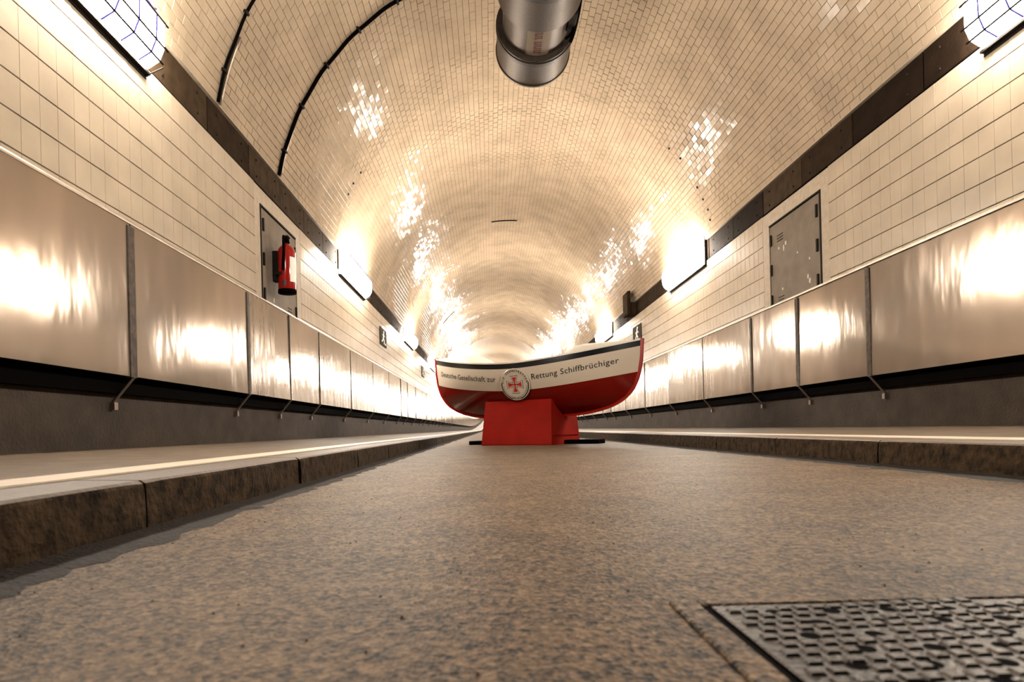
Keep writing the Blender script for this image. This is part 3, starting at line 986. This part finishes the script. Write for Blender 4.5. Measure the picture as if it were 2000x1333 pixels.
# ------------------------------------------------------------------ the boat
CX, CY, TH_B = 0.49, 7.30, R(-31)
ZK = 0.345
stem = [(0.345, 0.60), (0.378, 0.83), (0.433, 1.03), (0.518, 1.17), (0.634, 1.265), (0.776, 1.315), (0.93, 1.34), (1.12, 1.352)]
def stemS(z):
    z = max(min(z, 1.12), 0.345)
    for (z0, s0), (z1, s1) in zip(stem, stem[1:]):
        if z <= z1:
            t = (z - z0) / (z1 - z0); return s0 + (s1 - s0) * t
    return stem[-1][1]
LB = 1.352
def zs(s): return 0.928 + 0.182 * (abs(s) / LB) ** 1.75
def zb(s): return 0.620 + 0.160 * (abs(s) / LB) ** 1.75
def hb(s, z):
    S = stemS(z)
    tau = min(abs(s) / S, 1.0)
    q = (z - ZK) / (zs(s) - ZK); q = max(0.0, min(1.0, q))
    g = (1 - (1 - q) ** 2.3) ** 0.62
    return 0.018 + 0.43 * (1 - tau ** 2.5) * g
def hull_strip(name, c0, c1, nz, m, parent, n=56):
    """closed shell of both sides between two height curves"""
    o_all = []
    V = []; F = []
    for side in (1, -1):
        base = len(V)
        for j in range(nz + 1):
            for i in range(n + 1):
                tau = math.sin(math.pi / 2 * (2 * i / n - 1))
                # find s for this row so that the row ends on the stem
                s = tau * LB
                for _ in range(6):
                    z = c0(s) + (c1(s) - c0(s)) * j / nz
                    s = tau * stemS(z)
                z = c0(s) + (c1(s) - c0(s)) * j / nz
                V.append((s, -side * hb(s, z), z))
        for j in range(nz):
            for i in range(n):
                a = base + j * (n + 1) + i
                q = (a, a + 1, a + n + 2, a + n + 1)
                F.append(q if side == 1 else q[::-1])
    return mesh(name, V, F, m, parent, smooth=True)
boat = empty('rescue_boat_model', (CX, CY, 0), TH_B)
tag(boat, 'red, white and black model rescue boat with lettering on its side', 'boat')
hull = hull_strip('hull_bottom', lambda s: ZK, zb, 14, M['reddeep'], boat)
band = hull_strip('white_side_band', zb, lambda s: zs(s) - 0.062, 6, M['hullwhite'], boat)
hull_strip('black_stripe', lambda s: zs(s) - 0.062, zs, 2, M['blackgloss'], boat)
# bottom closing plate
n = 30; V = []; F = []
for i in range(n + 1):
    s = (2 * i / n - 1) * 0.60
    for sd in (1, -1): V.append((s, sd * hb(s, ZK + 1e-4), ZK))
for i in range(n): F.append((2 * i, 2 * i + 1, 2 * i + 3, 2 * i + 2))
mesh('bottom_plate', V, F, M['reddeep'], boat)
# white rubbing rail on the sheer
for sd in (1, -1):
    bm = bmesh.new()
    ring = None
    for i in range(61):
        s = math.sin(math.pi / 2 * (2 * i / 60 - 1)) * 1.349
        b = hb(s, zs(s)) + 0.001; z = zs(s)
        P = [(s, -sd * (b + 0.010), z - 0.004), (s, -sd * (b + 0.010), z + 0.012), (s, -sd * max(b - 0.03, 0), z + 0.012), (s, -sd * max(b - 0.03, 0), z - 0.004)]
        R_ = [bm.verts.new(p) for p in P]
        if ring:
            for k in range(4):
                j = (k + 1) % 4; bm.faces.new((ring[k], ring[j], R_[j], R_[k]))
        else: bm.faces.new(R_[::-1])
        ring = R_
    bm.faces.new(ring)
    from_bm('rubbing_rail', bm, M['capwhite'], boat)
# keel and stems
P = []
for z, s in reversed(stem): P.append((-s, z))
P[0] = (-1.352, 1.128)
P2 = [(-x, z) for x, z in reversed(P)]
prof = P + [(-0.3, ZK), (0.3, ZK)] + P2
# smooth the profile
def smooth_line(p, it=2):
    for _ in range(it):
        q = [p[0]]
        for a, b in zip(p, p[1:]):
            q.append((a[0] * .75 + b[0] * .25, a[1] * .75 + b[1] * .25)); q.append((a[0] * .25 + b[0] * .75, a[1] * .25 + b[1] * .75))
        q.append(p[-1]); p = q
    return p
prof = smooth_line(prof, 2)
bm = bmesh.new(); ring = None
for i, (s, z) in enumerate(prof):
    a = prof[max(i - 1, 0)]; b = prof[min(i + 1, len(prof) - 1)]
    t = Vector((b[0] - a[0], b[1] - a[1])).normalized(); nn = Vector((t.y, -t.x))
    o1 = nn * 0.028; o0 = -nn * 0.016
    Q = [(s + o0.x, -0.021, z + o0.y), (s + o1.x, -0.017, z + o1.y), (s + o1.x, 0.017, z + o1.y), (s + o0.x, 0.021, z + o0.y)]
    R_ = [bm.verts.new(q) for q in Q]
    if ring:
        for k in range(4):
            j = (k + 1) % 4; bm.faces.new((ring[k], ring[j], R_[j], R_[k]))
    else: bm.faces.new(R_[::-1])
    ring = R_
bm.faces.new(ring)
from_bm('keel_and_stems', bm, M['red'], boat)
# turtle decks at both ends and the flat deck between
for sd in (1, -1):
    V = []; F = []; NS, NC = 16, 12
    for i in range(NS + 1):
        u = i / NS
        s = 0.56 + (1.345 - 0.56) * u
        b = max(hb(s, zs(s)) - 0.028, 0.002)
        crest = 1.118 - zs(s)
        up = min(1.0, (s - 0.56) / 0.20); up = math.sin(up * math.pi / 2) ** 0.9
        hgt = max(crest, 0.004) * up
        for k in range(NC + 1):
            a = math.pi * k / NC
            V.append((sd * s, b * math.cos(a), zs(s) + hgt * math.sin(a) ** 0.65))
    for i in range(NS):
        for k in range(NC):
            a = i * (NC + 1) + k; q = (a, a + 1, a + NC + 2, a + NC + 1)
            F.append(q if sd < 0 else q[::-1])
    mesh('turtle_deck', V, F, M['capwhite'], boat, smooth=True)
V = []; F = []; n = 24
for i in range(n + 1):
    s = (2 * i / n - 1) * 1.30
    for q in (1, -1): V.append((s, q * (hb(s, zs(s) - 0.03) - 0.003), zs(s) - 0.03))
for i in range(n): F.append((2 * i, 2 * i + 2, 2 * i + 3, 2 * i + 1))
mesh('deck', V, F, M['hullwhite'], boat)

# lettering
def text_mesh(txt, size, spacing=1.0, align='LEFT', offset=0.0, bold=0.0):
    c = bpy.data.curves.new('t', 'FONT'); c.body = txt; c.size = size; c.space_character = spacing
    c.align_x = align; c.offset = bold; c.resolution_u = 3
    o = bpy.data.objects.new('t', c); COL.objects.link(o)
    dg = bpy.context.evaluated_depsgraph_get(); dg.update()
    me = o.evaluated_get(dg).to_mesh()
    V = [tuple(v.co) for v in me.vertices]; F = [tuple(p.vertices) for p in me.polygons]
    o.evaluated_get(dg).to_mesh_clear()
    bpy.data.objects.remove(o); bpy.data.curves.remove(c)
    return V, F
def hull_text(txt, s0, s1, name):
    V, F = text_mesh(txt, 1.0, 1.08, bold=0.008)
    xs = [v[0] for v in V]; x0, x1 = min(xs), max(xs)
    k = (s1 - s0) / (x1 - x0); size = 0.086
    out = []
    for x, y, _ in V:
        s = s0 + (x - x0) * k
        z = zb(s) + 0.098 + 0.035 * (abs(s) / LB) + y * size
        out.append((s, -(hb(s, z) + 0.0022), z))
    return mesh(name, out, F, M['ink'], band)
hull_text('Rettung Schiffbrüchiger', 0.235, 1.15, 'lettering')
hull_text('Deutsche Gesellschaft zur', -1.20, -0.225, 'lettering')
# name badge
BS, BZ, BR = 0.035, 0.690, 0.184
bd = bmesh.new()
rot = Matrix.Rotation(R(90), 4, 'X')
lathe(bd, [(BR - 0.004, 0.0), (BR, 0.004), (BR, 0.014), (BR - 0.004, 0.018)], 48)
for v in bd.verts: v.co = (v.co.x + BS, 0, v.co.y + BZ) if False else Vector((v.co.x + BS, -v.co.z, v.co.y + BZ))
yb0 = -(hb(0, BZ + 0.17) + 0.006)
for v in bd.verts: v.co.y += yb0
badge = from_bm('badge', bd, M['hullwhite'], boat)
# the disc leans with the flare of the hull
_p = Vector((0, -(hb(0, BZ) + 0.010) - yb0, 0)); _c = Vector((0, yb0, BZ))
badge.matrix_basis = Matrix.Translation(_p) @ Matrix.Translation(_c) @ Matrix.Rotation(R(16), 4, 'X') @ Matrix.Translation(-_c)
yf = yb0 - 0.0192
def badge_pts(V): return [(BS + x, yf, BZ + y) for x, y in V]
def arc_text(txt, rad, a_mid, span, size, top=True):
    V = []; F = []
    n = len(txt)
    for i, ch in enumerate(txt):
        if ch == ' ': continue
        v, f = text_mesh(ch, size, align='CENTER', bold=0.0010)
        t = (i - (n - 1) / 2) / (n - 1) * span
        a = a_mid - t if top else a_mid + t
        rt = a - math.pi / 2 if top else a + math.pi / 2
        c, s = math.cos(rt), math.sin(rt)
        bx, by = rad * math.cos(a), rad * math.sin(a)
        o = len(V)
        V += [(bx + x * c - y * s, by + x * s + y * c) for x, y, _ in v]
        F += [tuple(k + o for k in q) for q in f]
    return badge_pts(V), F
V, F = arc_text('DIE SEENOTRETTER', BR - 0.038, R(90), R(158), 0.036)
mesh('badge_lettering', V, F, M['ink'], badge)
V, F = arc_text('DGzRS', BR - 0.014, R(-90), R(32), 0.034, top=False)
mesh('badge_lettering', V, F, M['ink'], badge)
def arc_band(bm, r0, r1, a0, a1, n=20):
    prev = None
    for i in range(n + 1):
        a = a0 + (a1 - a0) * i / n
        w = 1.0
        q = [bm.verts.new((BS + r * math.cos(a), yf, BZ + r * math.sin(a))) for r in (r0, r1)]
        if prev: bm.faces.new((prev[0], prev[1], q[1], q[0]))
        prev = q
bm = bmesh.new()
bm.free()
for q in ((BR - 0.022, BR - 0.009, R(-72), R(8)), (BR - 0.022, BR - 0.009, R(172), R(252)), (BR - 0.038, BR - 0.034, R(-70), R(-5)), (BR - 0.038, BR - 0.034, R(185), R(250))):
    bm = bmesh.new(); arc_band(bm, *q); from_bm('badge_arc', bm, M['ink'], badge)
def cross_arm(bm, k, L, w0, w1, y, grow=0.0):
    # flaring arm with concave sides
    n = 8; a = k * math.pi / 2
    c, s = math.cos(a), math.sin(a)
    left = []; right = []
    for i in range(n + 1):
        t = i / n
        x = (L + grow) * t; w = w0 + grow + (w1 - w0) * t ** 2.0
        left.append((x, w)); right.append((x, -w))
    pts = left + right[::-1]
    bm.faces.new([bm.verts.new((BS + x * c - z * s, y, BZ + x * s + z * c)) for x, z in pts])
LC = 0.088
bm = bmesh.new()
for k in range(4): cross_arm(bm, k, LC, 0.008, 0.036, yf - 0.0004, 0.014)
mesh_outline = from_bm('cross_outline', bm, M['ink'], badge)
bm = bmesh.new()
for k in range(4): cross_arm(bm, k, LC, 0.008, 0.036, yf - 0.0012, 0.0085)
from_bm('cross_border', bm, M['hullwhite'], badge)
bm = bmesh.new()
for k in range(4): cross_arm(bm, k, LC - 0.004, 0.006, 0.030, yf - 0.0020)
from_bm('red_cross', bm, M['inkred'], badge)

# ------------------------------------------------------------------ the red stand
stand = empty('boat_stand', (CX, CY, 0), TH_B)
tag(stand, 'red tapered box stand on a black skid carrying the boat', 'stand')
def slab_poly(name, P, Q, m, parent):
    """two matching polygons (front, back) joined"""
    n = len(P)
    V = list(P) + list(Q); F = [tuple(range(n)), tuple(range(n, 2 * n))[::-1]]
    for i in range(n):
        j = (i + 1) % n; F.append((i, j, n + j, n + i)[::-1])
    bm = bmesh.new(); vs = [bm.verts.new(v) for v in V]
    for f in F: bm.faces.new([vs[i] for i in f])
    return from_bm(name, bm, m, parent)
zt = 0.512; zb_ = 0.012
hs = hb(0.3, zt) + 0.012
for sd in (1, -1):
    yo0, yo1 = -sd * 0.40, -sd * (hs + 0.02)
    th = sd * 0.02
    P = [(-0.452, yo0, zb_), (0.452, yo0, zb_), (0.425, yo1, zt), (-0.425, yo1, zt)]
    Q = [(x, y + th, z) for x, y, z in P]
    slab_poly('side_board', P, Q, M['redstand'], stand)
for sd in (1, -1):
    # end board cut out to the section of the hull
    def xe(z): return sd * (0.452 - 0.027 * (z - zb_) / (zt - zb_) - 0.001)
    wt_ = hs + 0.018
    pts = [(-0.378, zb_), (0.378, zb_), (wt_ - 0.018, zt - 0.004)]
    q = []
    for i in range(9):
        z = zt - 0.004 - (zt - 0.004 - ZK + 0.032) * i / 8
        b = hb(0.42, max(z, ZK + 1e-4)) + 0.010 if z > ZK else 0.03 * (z - ZK + 0.032) / 0.032 + 0.02
        q.append((min(b, wt_ - 0.02), z))
    pts += q + [(-b, z) for b, z in reversed(q)] + [(-(wt_ - 0.018), zt - 0.004)]
    # remove duplicates
    pp = []
    for p in pts:
        if not pp or math.hypot(p[0] - pp[-1][0], p[1] - pp[-1][1]) > 1e-4: pp.append(p)
    P = [(xe(z), y, z) for y, z in pp]; Q = [(xe(z) - sd * 0.02, y, z) for y, z in pp]
    o = slab_poly('end_board', P, Q, M['redstand'], stand)
    bm = bmesh.new(); bbox(bm, *sorted((xe(0.10) - sd * 0.002, xe(0.10) + sd * 0.008)), -0.36, 0.36, 0.105, 0.118); from_bm('batten', bm, M['redstand'], stand)
bm = bmesh.new(); bbox(bm, -0.85, 0.86, -0.06, 0.16, 0.001, 0.048, 0.006)
from_bm('skid', bm, M['black'], stand)
bm = bmesh.new(); bbox(bm, -0.45, 0.45, -0.398, 0.398, 0.0, 0.012)
from_bm('base_plate', bm, M['redstand'], stand)

# ------------------------------------------------------------------ iron cover in the road, lower right
cover = empty('manhole_cover', (0.213, 0.63, 0.0), R(0))
tag(cover, 'ribbed iron drain cover with round holes set in the road', 'manhole cover')
cw, cl = 0.62, 0.60
bm = bmesh.new()
for a in ((-0.028, 0.0, -cl - 0.028, 0.022), (cw, cw + 0.028, -cl - 0.028, 0.022)):
    bbox(bm, a[0], a[1], a[2], a[3], -0.002, 0.004, 0.002)
bbox(bm, 0.0, cw, 0.004, 0.022, -0.002, 0.004, 0.002); bbox(bm, 0.0, cw, -cl - 0.028, -cl, -0.002, 0.004, 0.002)
from_bm('rim', bm, M['road'], cover)
box('seating_gap', 0.0, cw, -cl, 0.004, 0.0004, 0.0012, M['black'], cover)
box('plate', 0.008, cw - 0.006, -cl + 0.006, -0.004, 0.0013, 0.0042, M['iron'], cover, 0.001)
bm = bmesh.new(); hbm = bmesh.new()
sk = math.tan(R(4))
row = 0
yy = -0.012
holes = []
hy = -0.03; hr = 0
while hy > -cl + 0.02:
    hx = 0.06 + (0.027 if hr % 2 else 0)
    while hx < cw - 0.03:
        holes.append((hx, hy)); hx += 0.056
    hy -= 0.034; hr += 1
while yy > -cl + 0.02:
    x = 0.016 + (0.0085 if row % 2 else 0)
    while x < cw - 0.02:
        y = yy + sk * (x - 0.2)
        if -cl + 0.01 < y < -0.008 and all((x + 0.005 - a) ** 2 + (y - b) ** 2 > 0.0105 ** 2 for a, b in holes):
            x0, x1, y0, y1 = x, x + 0.0125, y - 0.0066, y + 0.0066
            lo = [bm.verts.new(p) for p in ((x0, y0, 0.0042), (x1, y0, 0.0042), (x1, y1, 0.0042), (x0, y1, 0.0042))]
            hi = [bm.verts.new(p) for p in ((x0 + .0015, y0 + .0018, 0.0066), (x1 - .0015, y0 + .0018, 0.0066), (x1 - .0015, y1 - .0018, 0.0066), (x0 + .0015, y1 - .0018, 0.0066))]
            bm.faces.new(hi)
            for i in range(4):
                j = (i + 1) % 4; bm.faces.new((lo[i], lo[j], hi[j], hi[i]))
        x += 0.0170
    yy -= 0.0190; row += 1
st = from_bm('raised_ribs', bm, M['iron'], cover); st['kind'] = 'stuff'
for a, b in holes:
    vs = [hbm.verts.new((a + 0.0085 * math.cos(6.283 * k / 10), b + 0.0085 * math.sin(6.283 * k / 10), 0.0046)) for k in range(10)]
    hbm.faces.new(vs)
ho = from_bm('holes', hbm, M['black'], cover); ho['kind'] = 'stuff'

# loose grit on the road
bm = bmesh.new()
rg = random.Random(3)
for _ in range(900):
    y = 0.32 + 3.2 * rg.random() ** 1.6
    x = XC + rg.uniform(-HR + 0.01, HR - 0.01)
    if rg.random() < 0.25: x = XC - HR + abs(rg.gauss(0, 0.07)) + 0.01
    if 0.17 < x < 0.9 and y < 0.68: continue
    r1 = rg.uniform(0.0008, 0.0028); c = Vector((x, y, r1 * 0.4)); a0 = rg.uniform(0, 6.28)
    top = bm.verts.new(c + Vector((rg.uniform(-.3, .3) * r1, 0, r1 * 0.8)))
    base = [bm.verts.new(c + Vector((math.cos(a0 + k * 1.2566) * r1 * rg.uniform(.7, 1.3), math.sin(a0 + k * 1.2566) * r1, -r1 * 0.38))) for k in range(5)]
    for k in range(5): bm.faces.new((base[k], base[(k + 1) % 5], top))
M['grit'] = mat('pale_grit', (0.22, 0.15, 0.09), 0.7, var=0.7, var_scale=90)
gr = from_bm('grit', bm, M['grit'], floor); gr['kind'] = 'stuff'
